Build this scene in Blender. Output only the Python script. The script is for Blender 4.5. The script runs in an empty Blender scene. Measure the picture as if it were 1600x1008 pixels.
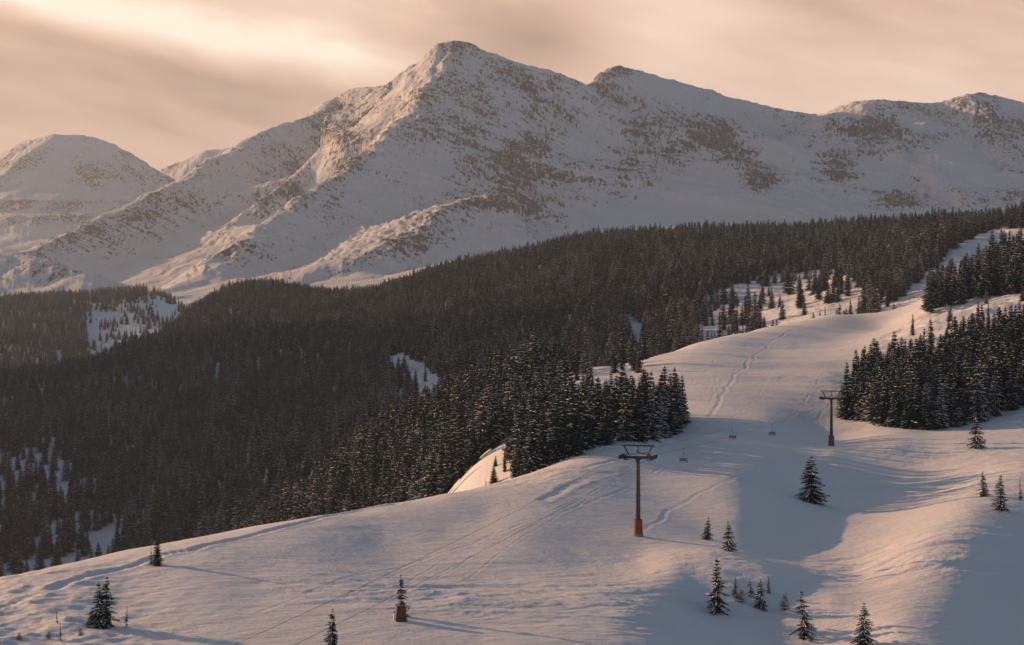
import bpy, math, random
import numpy as np
from mathutils import Vector

QUICK = False
F, CX, HY = 2986.0, 800.0, 430.0          # focal length and horizon of the 1600 px wide frame
D = bpy.data
SC = bpy.context.scene
COL = SC.collection
rng = np.random.default_rng(7)
random.seed(11)

# ------------------------------------------------------------------ helpers
def at(px, py, Y):
    """a place in the world: the sight line through (px, py) at distance Y"""
    return np.array([(px - CX) / F * Y, Y, (HY - py) / F * Y])

def smooth(a, b, x):
    t = np.clip((x - a) / (b - a), 0, 1)
    return t * t * (3 - 2 * t)

_perm = {}
def perlin(x, y, seed=0):
    if seed not in _perm:
        r = np.random.default_rng(seed + 100)
        p = r.permutation(512).astype(np.int32)
        a = r.random(512) * 2 * np.pi
        _perm[seed] = (np.concatenate([p, p]), np.cos(a).astype(np.float32), np.sin(a).astype(np.float32))
    p, gx, gy = _perm[seed]
    xi = np.floor(x).astype(np.int32); yi = np.floor(y).astype(np.int32)
    xf = (x - xi).astype(np.float32); yf = (y - yi).astype(np.float32)
    xi &= 511; yi &= 511
    u = xf * xf * xf * (xf * (xf * 6 - 15) + 10); v = yf * yf * yf * (yf * (yf * 6 - 15) + 10)
    def g(i, j, dx, dy):
        h = p[(p[(xi + i) & 511] + yi + j) & 511]
        return gx[h] * dx + gy[h] * dy
    n00 = g(0, 0, xf, yf); n10 = g(1, 0, xf - 1, yf); n01 = g(0, 1, xf, yf - 1); n11 = g(1, 1, xf - 1, yf - 1)
    a = n00 + u * (n10 - n00); b = n01 + u * (n11 - n01)
    return (a + v * (b - a)) * 1.5

def fbm(x, y, wl, octs=4, seed=0, gain=0.5):
    s, a, f = 0, 1.0, 1.0 / wl
    for o in range(octs):
        s = s + a * perlin(x * f + 17.3 * o, y * f - 9.1 * o, seed + o)
        a *= gain; f *= 2.03
    return s

def ridged(x, y, wl, octs=4, seed=0, gain=0.5):
    s, a, f = 0, 1.0, 1.0 / wl
    for o in range(octs):
        s = s + a * (1 - 2 * np.abs(perlin(x * f + 31.7 * o, y * f + 5.3 * o, seed + o)))
        a *= gain; f *= 2.07
    return s

class TPS:
    """thin plate spline: depth below the camera over (px, ln Y)"""
    def __init__(self, pts, lam=1e-4):
        P = np.array(pts, float)
        self.X = np.stack([P[:, 0] / 260.0, np.log(P[:, 2]) * 3.2], 1)
        v = (P[:, 1] - HY) / F * P[:, 2]
        n = len(v)
        d2 = ((self.X[:, None] - self.X[None]) ** 2).sum(-1)
        K = 0.5 * d2 * np.log(d2 + 1e-12) + lam * np.eye(n)
        Q = np.concatenate([np.ones((n, 1)), self.X], 1)
        A = np.zeros((n + 3, n + 3)); A[:n, :n] = K; A[:n, n:] = Q; A[n:, :n] = Q.T
        self.c = np.linalg.solve(A, np.concatenate([v, np.zeros(3)])).astype(np.float32)
        self.X = self.X.astype(np.float32); self.n = n
    def __call__(self, px, Y):
        sh = px.shape
        a = (px / 260.0).astype(np.float32).ravel(); b = (np.log(Y) * 3.2).astype(np.float32).ravel()
        out = self.c[self.n] + self.c[self.n + 1] * a + self.c[self.n + 2] * b
        for i in range(self.n):
            d2 = (a - self.X[i, 0]) ** 2 + (b - self.X[i, 1]) ** 2
            out += self.c[i] * 0.5 * d2 * np.log(d2 + 1e-12)
        return out.reshape(sh)

def columns(nin, nout, umax):
    inn = np.linspace(-0.285, 0.285, nin)
    k = np.linspace(0, 1, nout + 1)[1:]
    out = 0.285 + (umax - 0.285) * k ** 1.5
    return np.concatenate([-out[::-1], inn, out])

def mesh_from(name, V, faces, mats, mat_idx=None, smooth_shade=True, attrs=None):
    """V (n,3) array, faces: list of (k-gon index arrays, all the same k) """
    me = D.meshes.new(name)
    me.vertices.add(len(V)); me.vertices.foreach_set('co', np.ascontiguousarray(V, np.float32).ravel())
    ks = [f.shape[1] for f in faces if len(f)]
    fs = [f for f in faces if len(f)]
    nl = sum(f.size for f in fs); nf = sum(len(f) for f in fs)
    me.loops.add(nl); me.loops.foreach_set('vertex_index', np.concatenate([f.ravel() for f in fs]).astype(np.int32))
    tot = np.concatenate([np.full(len(f), f.shape[1], np.int32) for f in fs])
    st = np.concatenate([[0], np.cumsum(tot)[:-1]]).astype(np.int32)
    me.polygons.add(nf); me.polygons.foreach_set('loop_start', st)
    if mat_idx is not None: me.polygons.foreach_set('material_index', np.asarray(mat_idx, np.int32))
    me.polygons.foreach_set('use_smooth', np.full(nf, smooth_shade))
    me.update(calc_edges=True)
    for m in mats: me.materials.append(m)
    for k, v in (attrs or {}).items():
        a = me.attributes.new(k, 'FLOAT', 'POINT'); a.data.foreach_set('value', np.asarray(v, np.float32).ravel())
    return me

def grid_faces(nr, nc):
    i = np.arange(nr * nc, dtype=np.int32).reshape(nr, nc)
    return np.stack([i[:-1, :-1], i[:-1, 1:], i[1:, 1:], i[1:, :-1]], -1).reshape(-1, 4)

def link(name, data, parent=None, loc=(0, 0, 0), rotz=0.0):
    o = D.objects.new(name, data); COL.objects.link(o)
    o.location = loc; o.rotation_euler = (0, 0, rotz)
    if parent: o.parent = parent
    return o

def tag(o, label=None, cat=None, group=None, kind=None):
    for k, v in (('label', label), ('category', cat), ('group', group), ('kind', kind)):
        if v: o[k] = v
    return o

class Field:
    """a height field over (u = x/Y, Y)"""
    def __init__(self, U, Yr, H):
        self.U, self.Y, self.H = U, Yr, H
    def z(self, x, y):
        u = x / y
        i = np.clip(np.searchsorted(self.U, u) - 1, 0, len(self.U) - 2)
        j = np.clip(np.searchsorted(self.Y, y) - 1, 0, len(self.Y) - 2)
        a = np.clip((u - self.U[i]) / (self.U[i + 1] - self.U[i]), 0, 1); b = np.clip((y - self.Y[j]) / (self.Y[j + 1] - self.Y[j]), 0, 1)
        H = self.H
        return (H[j, i] * (1 - a) + H[j, i + 1] * a) * (1 - b) + (H[j + 1, i] * (1 - a) + H[j + 1, i + 1] * a) * b
    def hit(self, px, py, ymin=0, ymax=1e9):
        """first ground seen along the sight line through (px, py)"""
        u = (px - CX) / F
        Ys = np.linspace(max(self.Y[0], ymin), min(self.Y[-1], ymax), 3000)
        z = self.z(u * Ys, Ys); t = (HY - py) / F * Ys
        k = np.argmax(z > t)
        Y = Ys[k]
        return np.array([u * Y, Y, float(self.z(np.array([u * Y]), np.array([Y]))[0])])

# ------------------------------------------------------------------ node helpers
class NT:
    def __init__(self, tree):
        self.t = tree; self.L = tree.links
    def n(self, typ, **kw):
        nd = self.t.nodes.new(typ)
        ins = kw.pop('ins', {})
        for k, v in kw.items(): setattr(nd, k, v)
        for k, v in ins.items():
            s = nd.inputs[k]
            if isinstance(v, bpy.types.NodeSocket): self.L.new(v, s)
            else: s.default_value = v
        return nd
    def math(self, op, a, b=0.0, c=None, clamp=False):
        ins = {0: a, 1: b}
        if c is not None: ins[2] = c
        return self.n('ShaderNodeMath', operation=op, use_clamp=clamp, ins=ins).outputs[0]
    def mix(self, f, a, b, blend='MIX'):
        nd = self.n('ShaderNodeMix', data_type='RGBA', blend_type=blend)
        for k, v in (('Factor', f), ('A', a), ('B', b)):
            s = [x for x in nd.inputs if x.name == k and (x.type == 'RGBA' if k != 'Factor' else x.type == 'VALUE')][0]
            if isinstance(v, bpy.types.NodeSocket): self.L.new(v, s)
            else: s.default_value = v if k == 'Factor' else (*v[:3], 1)
        return [x for x in nd.outputs if x.type == 'RGBA'][0]
    def noise(self, vec, scale, detail=4, rough=0.55, dist=0.0):
        return self.n('ShaderNodeTexNoise', ins={'Vector': vec, 'Scale': scale, 'Detail': detail, 'Roughness': rough, 'Distortion': dist}).outputs['Fac']
    def ramp(self, x, lo, hi, a=0.0, b=1.0):
        return self.n('ShaderNodeMapRange', interpolation_type='SMOOTHSTEP', ins={'Value': x, 'From Min': lo, 'From Max': hi, 'To Min': a, 'To Max': b}).outputs[0]

def material(name):
    m = D.materials.new(name); m.use_nodes = True
    m.node_tree.nodes.clear()
    N = NT(m.node_tree)
    b = N.n('ShaderNodeBsdfPrincipled'); o = N.n('ShaderNodeOutputMaterial')
    N.L.new(b.outputs[0], o.inputs[0])
    return m, N, b

def mapped(N, sx, sy, sz, rz=0.0):
    c = N.n('ShaderNodeTexCoord').outputs['Object']
    return N.n('ShaderNodeMapping', ins={'Vector': c, 'Scale': (sx, sy, sz), 'Rotation': (0, 0, rz)}).outputs[0]

def plain(name, col, rough=0.6, metal=0.0, var=0.25, scale=6.0):
    m, N, b = material(name)
    c = N.n('ShaderNodeTexCoord').outputs['Object']
    f = N.noise(c, scale, 5)
    k = N.ramp(f, 0.3, 0.7)
    N.L.new(N.mix(k, [x * (1 - var) for x in col], [min(1, x * (1 + var)) for x in col]), b.inputs['Base Color'])
    b.inputs['Roughness'].default_value = rough; b.inputs['Metallic'].default_value = metal
    return m

# ------------------------------------------------------------------ materials
def snow_material(name):
    m, N, b = material(name)
    c = N.n('ShaderNodeTexCoord').outputs['Object']
    f = N.noise(c, 0.05, 4)
    N.L.new(N.mix(f, (0.74, 0.74, 0.75), (0.81, 0.81, 0.815)), b.inputs['Base Color'])
    b.inputs['Roughness'].default_value = 0.75
    b.inputs['Specular IOR Level'].default_value = 0.25
    v = mapped(N, 0.55, 1.6, 1.0, math.radians(-28))
    h1 = N.noise(v, 0.9, 6, 0.6)
    h2 = N.noise(c, 3.5, 3, 0.6)
    h = N.math('ADD', N.math('MULTIPLY', h1, 0.17), N.math('MULTIPLY', h2, 0.040))
    bp = N.n('ShaderNodeBump', ins={'Strength': 1.0, 'Distance': 1.0, 'Height': h})
    N.L.new(bp.outputs[0], b.inputs['Normal'])
    return m

def hill_material(name):
    m, N, b = material(name)
    c = N.n('ShaderNodeTexCoord').outputs['Object']
    f = N.ramp(N.noise(c, 0.12, 6, 0.7), 0.60, 0.68)
    N.L.new(N.mix(f, (0.80, 0.81, 0.83), (0.10, 0.095, 0.085)), b.inputs['Base Color'])
    b.inputs['Roughness'].default_value = 0.8
    h = N.noise(c, 0.25, 6, 0.6)
    bp = N.n('ShaderNodeBump', ins={'Strength': 1.0, 'Distance': 1.2, 'Height': h})
    N.L.new(bp.outputs[0], b.inputs['Normal'])
    return m

def mountain_material(name):
    m, N, b = material(name)
    c = N.n('ShaderNodeTexCoord').outputs['Object']
    rock = N.n('ShaderNodeAttribute', attribute_name='rock').outputs['Fac']
    v = mapped(N, 1, 0.4, 0.36)
    n1 = N.noise(v, 1 / 8.0, 8, 0.76, 0.4)
    n2 = N.noise(v, 1 / 5.0, 4, 0.7, 0.3)
    al = N.n('ShaderNodeAttribute', attribute_name='along').outputs['Fac']; dn = N.n('ShaderNodeAttribute', attribute_name='down').outputs['Fac']
    sv = N.n('ShaderNodeCombineXYZ', ins={'X': al, 'Y': N.math('MULTIPLY', dn, 0.14)}).outputs[0]
    n3 = N.noise(sv, 1 / 13.0, 6, 0.72, 0.5)
    s = N.math('ADD', N.math('ADD', N.math('MULTIPLY', n1, 0.46), N.math('MULTIPLY', n2, 0.26)), N.math('MULTIPLY', n3, 0.28))
    thr = N.math('SUBTRACT', 0.611, N.math('MULTIPLY', rock, 0.18))
    k = N.ramp(N.math('SUBTRACT', s, thr), -0.02, 0.03)
    rockcol = N.mix(N.noise(c, 1 / 15.0, 4), (0.022, 0.026, 0.030), (0.085, 0.086, 0.088))
    N.L.new(N.mix(k, N.mix(N.noise(c, 1 / 45.0, 6, 0.65), (0.64, 0.64, 0.65), (0.80, 0.80, 0.81)), rockcol), b.inputs['Base Color'])
    b.inputs['Roughness'].default_value = 0.85
    b.inputs['Specular IOR Level'].default_value = 0.2
    h = N.math('ADD', N.math('MULTIPLY', n1, 3.5), N.math('MULTIPLY', k, 1.2))
    bp = N.n('ShaderNodeBump', ins={'Strength': 0.8, 'Distance': 1.0, 'Height': h})
    N.L.new(bp.outputs[0], b.inputs['Normal'])
    return m

M_SNOW = snow_material('snow'); M_HILL = hill_material('snowy_forest_floor'); M_MTN = mountain_material('snow_and_rock')

# ------------------------------------------------------------------ near ground
GA = [  # (px, py, Y)
 # near edge and left shoulder
 (-350, 1150, 105), (0, 1150, 108), (400, 1165, 110), (800, 1165, 112), (1200, 1190, 118), (1600, 1180, 122), (1950, 1180, 122),
 (-350, 1005, 150), (0, 1008, 140), (400, 1008, 140), (800, 1008, 142), (1000, 1008, 146),
 (0, 960, 152), (200, 930, 158), (400, 915, 162), (600, 905, 168), (800, 905, 172), (950, 900, 176),
 (-350, 985, 158), (0, 912, 165), (100, 888, 172), (200, 862, 180), (300, 842, 187), (400, 822, 195), (500, 804, 205), (600, 787, 215), (700, 771, 226), (760, 761, 234),
 (830, 746, 246), (900, 712, 266), (950, 692, 281), (1000, 684, 292),
 (800, 836, 196), (700, 830, 198), (600, 838, 192), (700, 868, 183), (760, 800, 212), (850, 790, 217), (900, 850, 196), (1000, 868, 193), (997, 838, 205), (900, 785, 222), (1000, 745, 248), (1100, 720, 268),
 # right of the lift: mound, hollow, second rise
 (1030, 800, 223), (1090, 759, 243), (1150, 739, 255), (1220, 720, 274), (1300, 709, 300), (1400, 701, 310), (1500, 692, 316), (1600, 684, 322), (1950, 660, 330),
 (1100, 830, 214), (1160, 800, 226), (1230, 778, 246), (1190, 755, 252), (1280, 735, 288), (1300, 765, 268.5), (1400, 748, 286.5),
 (1250, 852, 217), (1205, 866, 208), (1285, 880, 206), (1335, 905, 194.5), (1310, 822, 230.5), (1360, 790, 252.5), (1455, 748, 285), (1540, 725, 290),
 (1450, 860, 199), (1520, 800, 224), (1480, 928, 173.6), (1560, 770, 244), (1600, 745, 262), (1600, 860, 208), (1600, 940, 179.5), (1950, 850, 210), (1950, 960, 172),
 # low lip in front
 (1050, 890, 178), (1130, 896, 178), (1200, 906, 178), (1300, 938, 172), (1400, 985, 158),
 (1100, 950, 167), (1200, 960, 168), (1280, 985, 163), (1180, 1010, 156), (1350, 1050, 150), (1550, 1010, 158.5),
 # behind the shoulder: falls into the valley
 (-350, 1200, 215), (0, 1040, 215), (200, 985, 235), (400, 930, 255), (600, 880, 275), (700, 830, 290), (770, 790, 300),
 (-350, 1500, 420), (0, 1300, 420), (200, 1150, 420), (400, 1000, 430), (500, 935, 430), (600, 865, 430),
 (-350, 1250, 700), (0, 1100, 680), (200, 1020, 680),
 # open strip and the spur of forest behind it
 (690, 790, 350), (745, 725, 355), (800, 683, 372), (720, 775, 330), (830, 715, 330), (870, 715, 310), (900, 690, 322),
 (850, 640, 430), (700, 735, 450), (400, 855, 700), (500, 792, 650), (600, 712, 600), (700, 655, 560), (800, 615, 520), (900, 590, 480),
 (300, 960, 760), (450, 900, 850), (550, 830, 820), (650, 780, 800), (750, 730, 760), (850, 690, 720), (920, 640, 640),
 # piste
 (1000, 690, 318), (1080, 660, 342), (1150, 672, 330), (1200, 655, 352), (930, 598, 440), (1000, 602, 425), (1100, 625, 385), (1100, 585, 445), (1200, 600, 425), (1200, 550, 530), (1300, 590, 440), (1300, 530, 590), (1380, 510, 660),
 (960, 578, 492), (1000, 563, 522), (1100, 535, 585), (1200, 512, 648), (1300, 492, 716), (1430, 477, 800),
 (1000, 590, 600), (1100, 570, 680), (1200, 550, 760), (1300, 520, 830), (1400, 500, 900),
 (1299, 697, 330), (1310, 655, 376), (1400, 667, 352), (1450, 672, 346), (1530, 660, 356), (1600, 635, 372), (1950, 560, 400),
 # hill on the right
 (1340, 585, 455), (1400, 545, 500), (1450, 505, 560), (1500, 478, 610), (1600, 447, 640), (1450, 590, 440), (1550, 560, 450), (1950, 380, 640),
 (1430, 488, 660), (1470, 465, 700), (1500, 430, 770), (1550, 400, 830), (1600, 375, 880), (1950, 300, 900),
 (1450, 470, 850), (1500, 440, 960), (1600, 400, 1050), (1950, 340, 1100),
]
uA = columns(1160 if not QUICK else 500, 130, 0.5)
w = np.linspace(0, 1, 1000 if not QUICK else 450)
yA = 1 / np.interp(w, [0, 0.75, 1], [1 / 104.0, 1 / 420.0, 1 / 1060.0])
UU, YY = np.meshgrid(uA, yA)
PX = np.clip(CX + UU * F, -420, 2020)
HA = -TPS(GA)(PX, YY).astype(np.float64)
XX = UU * YY
fieldA = Field(uA, yA, HA)

def carve(pts, width, depth, lip=0.0, wob=0.6, seed=3, ymax=900):
    """a track: a shallow trough along the ground under the polyline"""
    P = np.array([fieldA.hit(px, py, ymax=ymax)[:2] for px, py in pts])
    out = []
    for a, b in zip(P[:-1], P[1:]):
        n = max(2, int(np.linalg.norm(b - a) / 0.7)); t = np.linspace(0, 1, n, endpoint=False)[:, None]
        out.append(a + (b - a) * t)
    P = np.concatenate(out)
    s = np.arange(len(P)) * 0.7
    nrm = np.gradient(P, axis=0); nrm = np.stack([-nrm[:, 1], nrm[:, 0]], 1); nrm /= np.linalg.norm(nrm, axis=1)[:, None] + 1e-9
    P = P + nrm * (wob * perlin(s / 9.0, s * 0 + seed, seed))[:, None]
    m = (XX > P[:, 0].min() - 4 * width) & (XX < P[:, 0].max() + 4 * width) & (YY > P[:, 1].min() - 4 * width) & (YY < P[:, 1].max() + 4 * width)
    idx = np.argwhere(m)
    if not len(idx): return
    x = XX[m]; y = YY[m]
    from mathutils import kdtree
    kd = kdtree.KDTree(len(P))
    for i, p in enumerate(P): kd.insert((p[0], p[1], 0), i)
    kd.balance()
    d = np.array([kd.find((a, b, 0))[2] for a, b in zip(x, y)])
    near_i = np.array([kd.find((a, b, 0))[1] for a, b in zip(x, y)])
    amp = np.clip(0.75 + 0.9 * perlin(s / 14.0, s * 0 + 2 * seed, seed + 40), 0.1, 1.4)[near_i]
    depth = depth * amp; lip = lip * amp
    g = -depth * np.exp(-(d / width) ** 2) + lip * np.exp(-((d - 1.9 * width) / (0.8 * width)) ** 2)
    HA[m] += g

def ground_detail():
    global HA
    x, y = XX, YY
    wx = x + 6 * fbm(x, y, 40, 2, 61); wy = y + 6 * fbm(x, y, 40, 2, 71)
    a = math.radians(-24); ca, sa = math.cos(a), math.sin(a)
    p = ca * wx - sa * wy; q = sa * wx + ca * wy
    near = smooth(700, 250, y)
    HA = HA + 0.32 * fbm(x, y, 46, 3, 1)                              # broad rolls
    patch = smooth(-0.15, 0.5, fbm(x, y, 60, 2, 21))
    HA = HA + (0.035 + 0.15 * patch) * (0.35 + 0.65 * near) * fbm(p / 2.6, q, 4.2, 4, 5, 0.55)   # wind ridges
    HA = HA + 0.25 * smooth(0.15, 0.75, ridged(p / 2.2, q, 16, 2, 9)) * patch * near
    HA = HA + 0.046 * (0.3 + patch) * near * ridged(p / 2.0, q, 1.9, 3, 13, 0.6)
    wild = np.exp(-(((x / y * F + CX - 60) / 190) ** 2)) * smooth(185, 160, y)
    HA = HA + wild * (0.16 * ridged(p / 1.8, q, 3.4, 3, 15, 0.6) + 0.10 * fbm(x, y, 2.2, 2, 17))
    px_ = CX + F * x / y                                              # the groomed piste stays smooth
    left = np.interp(y, [330, 380, 450, 550, 650, 800], [1090, 1065, 930, 1010, 1190, 1420]); right = np.interp(y, [330, 380, 450, 550, 650, 800], [1290, 1300, 1335, 1375, 1440, 1480])
    piste = smooth(-25, 10, px_ - left) * smooth(25, -10, px_ - right)
    HA = HA + 1.6 * smooth(380, 520, y) * fbm(x, y, 26, 4, 33) * (1 - 0.93 * piste) + piste * smooth(330, 400, y) * (0.10 * fbm(x / 6, y, 7, 4, 35, 0.6) + 0.50 * fbm(x / 7, y, 22, 2, 39))
    HA = HA + 0.5 * smooth(470, 560, y) * (1 - piste) * smooth(1330, 1400, px_) * fbm(x, y, 7, 3, 37)
    # the groomed piste keeps only the low grooming waves
ground_detail()
fieldA.H = HA
carve([(-30, 955), (40, 935), (100, 912), (160, 895), (210, 884), (250, 868), (300, 859), (400, 835), (480, 815), (560, 798), (625, 788)], 0.5, 0.32, 0.08, seed=3)
carve([(700, 771), (760, 769), (820, 757), (880, 740), (930, 728), (985, 712), (1040, 694), (1080, 675), (1110, 650), (1130, 615), (1140, 600), (1165, 570), (1200, 540), (1245, 512)], 0.4, 0.075, 0.03, 0.7, seed=5)
carve([(850, 782), (880, 765), (912, 750), (960, 738)], 0.6, 0.12, 0.05, seed=6)
carve([(1010, 826), (1060, 790), (1110, 763), (1180, 735), (1240, 712)], 0.3, 0.05, 0.02, 0.8, seed=12)
for k, pts in enumerate([[(1420, 480), (1340, 520), (1250, 560), (1190, 610), (1150, 650), (1090, 690), (1020, 740)], [(1400, 484), (1330, 530), (1290, 580), (1250, 640), (1180, 680), (1110, 720)], [(1360, 492), (1240, 540), (1120, 590), (1110, 630)],
        [(1200, 516), (1130, 556), (1080, 590), (1100, 620)], [(1410, 490), (1370, 530), (1320, 590), (1290, 640), (1200, 690), (1080, 740)], [(985, 760), (880, 800), (740, 850), (560, 900), (400, 960)], [(960, 740), (820, 790), (640, 840)]]):
    carve(pts, 0.25, 0.034, 0.012, 0.5, seed=60 + k)
for k in range(4):
    carve([(540 + 60 * k, 935 - 8 * k), (640 + 50 * k, 888 - 10 * k), (760 + 40 * k, 838 - 12 * k), (880 + 30 * k, 790 - 14 * k)], 0.16, 0.045, 0.015, 0.25, seed=20 + k)
VA = np.stack([XX, YY, HA], -1).reshape(-1, 3)
ground = link('ground', mesh_from('ground', VA, [grid_faces(*XX.shape)], [M_SNOW]))
tag(ground, 'snow covered slope with a groomed piste and wind ridges', None, None, 'structure')
fieldA.H = HA

# ------------------------------------------------------------------ wooded hills
GB = [
 (-420, 760, 700), (-60, 970, 700), (-60, 868, 850), (-60, 735, 1050), (-60, 640, 1300), (0, 960, 700), (200, 930, 700), (400, 860, 700), (600, 760, 720), (800, 690, 740), (1000, 640, 760), (1200, 590, 780), (1400, 520, 850), (1600, 480, 950), (2020, 420, 950),
 (-420, 470, 880), (0, 850, 850), (0, 700, 1050), (-420, 265, 1100), (-420, 150, 1320), (-200, 470, 1300), (0, 607, 1400), (-420, 190, 1560), (-60, 612, 1400), (100, 592, 1440), (170, 566, 1500),  # unseen rise left of the frame, added and raised to shade the valley forest
 (200, 870, 800), (200, 700, 1050), (200, 550, 1600), (300, 620, 1250), (300, 494, 1900), (350, 467, 2050), (400, 456, 2120), (450, 458, 2120), (520, 470, 2080), (560, 470, 1980),
 (400, 800, 800), (400, 650, 1050), (400, 545, 1400), (400, 500, 1750),
 (500, 580, 1200), (600, 650, 940), (600, 580, 1100), (600, 520, 1400), (600, 460, 1900), (650, 615, 960), (650, 555, 1130), (700, 560, 1060), (700, 520, 1250), (700, 431, 1920),
 (800, 560, 1000), (800, 480, 1400), (800, 408, 1900), (900, 525, 1000), (900, 470, 1280), (900, 382, 1860),
 (1000, 520, 1000), (1000, 450, 1300), (1000, 373, 1800), (1100, 510, 960), (1100, 470, 1080), (1100, 371, 1760),
 (1200, 500, 950), (1200, 430, 1200), (1200, 373, 1700), (1300, 478, 950), (1300, 425, 1150), (1300, 369, 1660), (1400, 470, 950), (1400, 400, 1200), (1400, 364, 1600), (1500, 412, 1050), (1500, 385, 1250), (1500, 355, 1500),
 (1560, 365, 1300), (1600, 345, 1400), (1600, 372, 1180), (2020, 290, 1400), (2020, 330, 1150),
 # behind the crest
 (-420, 400, 1850), (0, 660, 1700), (200, 590, 1900), (400, 490, 2400), (560, 495, 2350), (700, 470, 2250), (900, 420, 2200), (1100, 405, 2100), (1300, 400, 2000), (1500, 390, 1850), (1700, 370, 1750), (2020, 330, 1750),
 # the low hill far left
 (-420, 620, 2000), (0, 600, 2000), (150, 570, 2080), (280, 545, 2150), (-420, 490, 2600), (0, 472, 2600), (100, 466, 2620), (180, 462, 2650), (240, 462, 2650), (280, 482, 2650), (320, 520, 2650), (160, 520, 2300), (230, 515, 2320),
 (0, 510, 3100), (200, 505, 3100), (400, 510, 3000), (700, 480, 2900), (1000, 440, 2800), (1300, 430, 2700), (1600, 420, 2600), (2020, 380, 2600), (-420, 520, 3100),
]
uB = columns(620 if not QUICK else 300, 70, 0.5)
yB = np.exp(np.linspace(math.log(690), math.log(3150), 420 if not QUICK else 240))
UB, YB = np.meshgrid(uB, yB)
XB = UB * YB
HB = -TPS(GB)(np.clip(CX + UB * F, -420, 2020), YB).astype(np.float64)
HB += (5.0 + 5.0 * smooth(1550, 1250, YB) * smooth(750, 850, YB)) * fbm(XB, YB, 190, 5, 41, 0.5)
fieldB = Field(uB, yB, HB)
VB = np.stack([XB, YB, HB], -1).reshape(-1, 3)
hill = link('hills', mesh_from('hills', VB, [grid_faces(*XB.shape)], [M_HILL]))
tag(hill, 'snowy ground of the wooded hills below the mountains', None, None, 'structure')

# ------------------------------------------------------------------ mountains
RIDGES = [  # (slope left of the line, slope right of it, steadiness, points)
 (1.0, 1.05, 1.4, [(690, 72, 5000), (703, 66, 5000), (716, 64, 5000), (733, 68, 5005), (760, 82, 5030), (800, 107, 5060), (830, 124, 5100), (860, 136, 5130)]),
 (0.85, 0.64, 1.4, [(845, 131, 5115), (860, 137, 5130), (885, 143, 5160), (910, 142, 5200), (925, 132, 5230), (945, 114, 5260), (964, 106, 5300), (985, 108, 5330), (1020, 117, 5370), (1050, 125, 5400), (1100, 140, 5450), (1150, 155, 5500), (1200, 168, 5500), (1250, 177, 5500), (1280, 180, 5470), (1298, 178, 5430), (1320, 166, 5320), (1340, 158, 5230), (1360, 157, 5200), (1400, 158, 5200), (1440, 161, 5240), (1465, 161, 5250), (1490, 152, 5250), (1510, 147, 5250), (1530, 146, 5250), (1555, 150, 5260), (1600, 162, 5300), (1750, 180, 5400), (2000, 200, 5400)]),
 (0.42, 1.05, 1.6, [(716, 66, 5000), (692, 106, 4860), (668, 142, 4740), (645, 172, 4640), (600, 214, 4480), (560, 248, 4350), (520, 279, 4200), (480, 308, 4050), (430, 340, 3880), (388, 366, 3740), (330, 402, 3600)]),
 (0.85, 1.25, 1.4, [(690, 72, 5000), (662, 91, 5010), (640, 107, 5030), (612, 130, 5030), (580, 168, 4980), (535, 212, 4910), (490, 254, 4820), (420, 305, 4680), (360, 345, 4500)]),
 (0.62, 0.85, 1.5, [(640, 128, 5300), (615, 133, 5450), (590, 137, 5500), (565, 137, 5560), (545, 140, 5600), (520, 156, 5600), (500, 178, 5500), (475, 186, 5450), (450, 192, 5400), (425, 199, 5350), (400, 210, 5300), (350, 240, 5150), (290, 275, 4950), (200, 320, 4650), (130, 355, 4450), (60, 386, 4250), (-30, 410, 4100), (-200, 440, 3900)]),
 (0.28, 0.48, 1.5, [(560, 400, 3500), (600, 380, 3580), (640, 355, 3680), (690, 325, 3800), (730, 309, 3880), (765, 304, 3930), (800, 308, 3960), (835, 320, 3950), (880, 342, 3900), (930, 362, 3840)]),
 (0.75, 0.75, 1.3, [(1320, 166, 5320), (1300, 215, 5050), (1285, 258, 4850), (1330, 288, 4650), (1400, 312, 4500), (1470, 338, 4350)]),
 (0.70, 0.90, 1.3, [(964, 106, 5300), (1000, 165, 5120), (1060, 215, 4960), (1120, 258, 4830)]),
 (0.60, 0.75, 1.4, [(1530, 146, 5250), (1560, 220, 4950), (1600, 285, 4650), (1680, 330, 4400)]),
 (0.60, 0.70, 1.5, [(760, 85, 5030), (795, 180, 4800), (835, 255, 4580), (880, 315, 4380), (920, 345, 4250)]),
 (0.70, 0.52, 1.5, [(-420, 300, 7600), (-200, 290, 7600), (-60, 268, 7550), (-20, 255, 7520), (10, 242, 7500), (40, 224, 7450), (62, 214, 7420), (85, 210, 7400), (110, 211, 7440), (140, 215, 7490), (180, 227, 7560), (215, 246, 7620), (240, 262, 7650), (270, 280, 7650), (320, 312, 7650)]),
 (0.70, 0.60, 1.4, [(85, 210, 7400), (40, 240, 7150), (10, 265, 7000), (-40, 320, 6700)]),
 (0.60, 0.70, 1.4, [(120, 213, 7440), (140, 270, 7050), (165, 330, 6700), (190, 370, 6500)]),
 (0.60, 0.55, 1.4, [(180, 300, 8300), (240, 272, 8300), (300, 246, 8300), (330, 234, 8300), (360, 230, 8300), (420, 225, 8400), (600, 220, 8400)]),
 (0.40, 0.45, 1.3, [(-300, 380, 3500), (-50, 392, 3480), (40, 400, 3450), (80, 410, 3400), (120, 428, 3330)]),
]
uD = columns(1150 if not QUICK else 480, 90, 0.45)
yD = np.concatenate([np.linspace(2250, 3500, 90), np.linspace(3500, 5650, 560 if not QUICK else 230)[1:], np.linspace(5650, 8700, 150 if not QUICK else 80)[1:]])
UD, YD = np.meshgrid(uD, yD)
XD = (UD * YD)
WX = XD + 55 * fbm(XD, YD, 420, 4, 51); WY = YD + 55 * fbm(XD, YD, 420, 4, 56)
pxD = CX + UD * F
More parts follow.
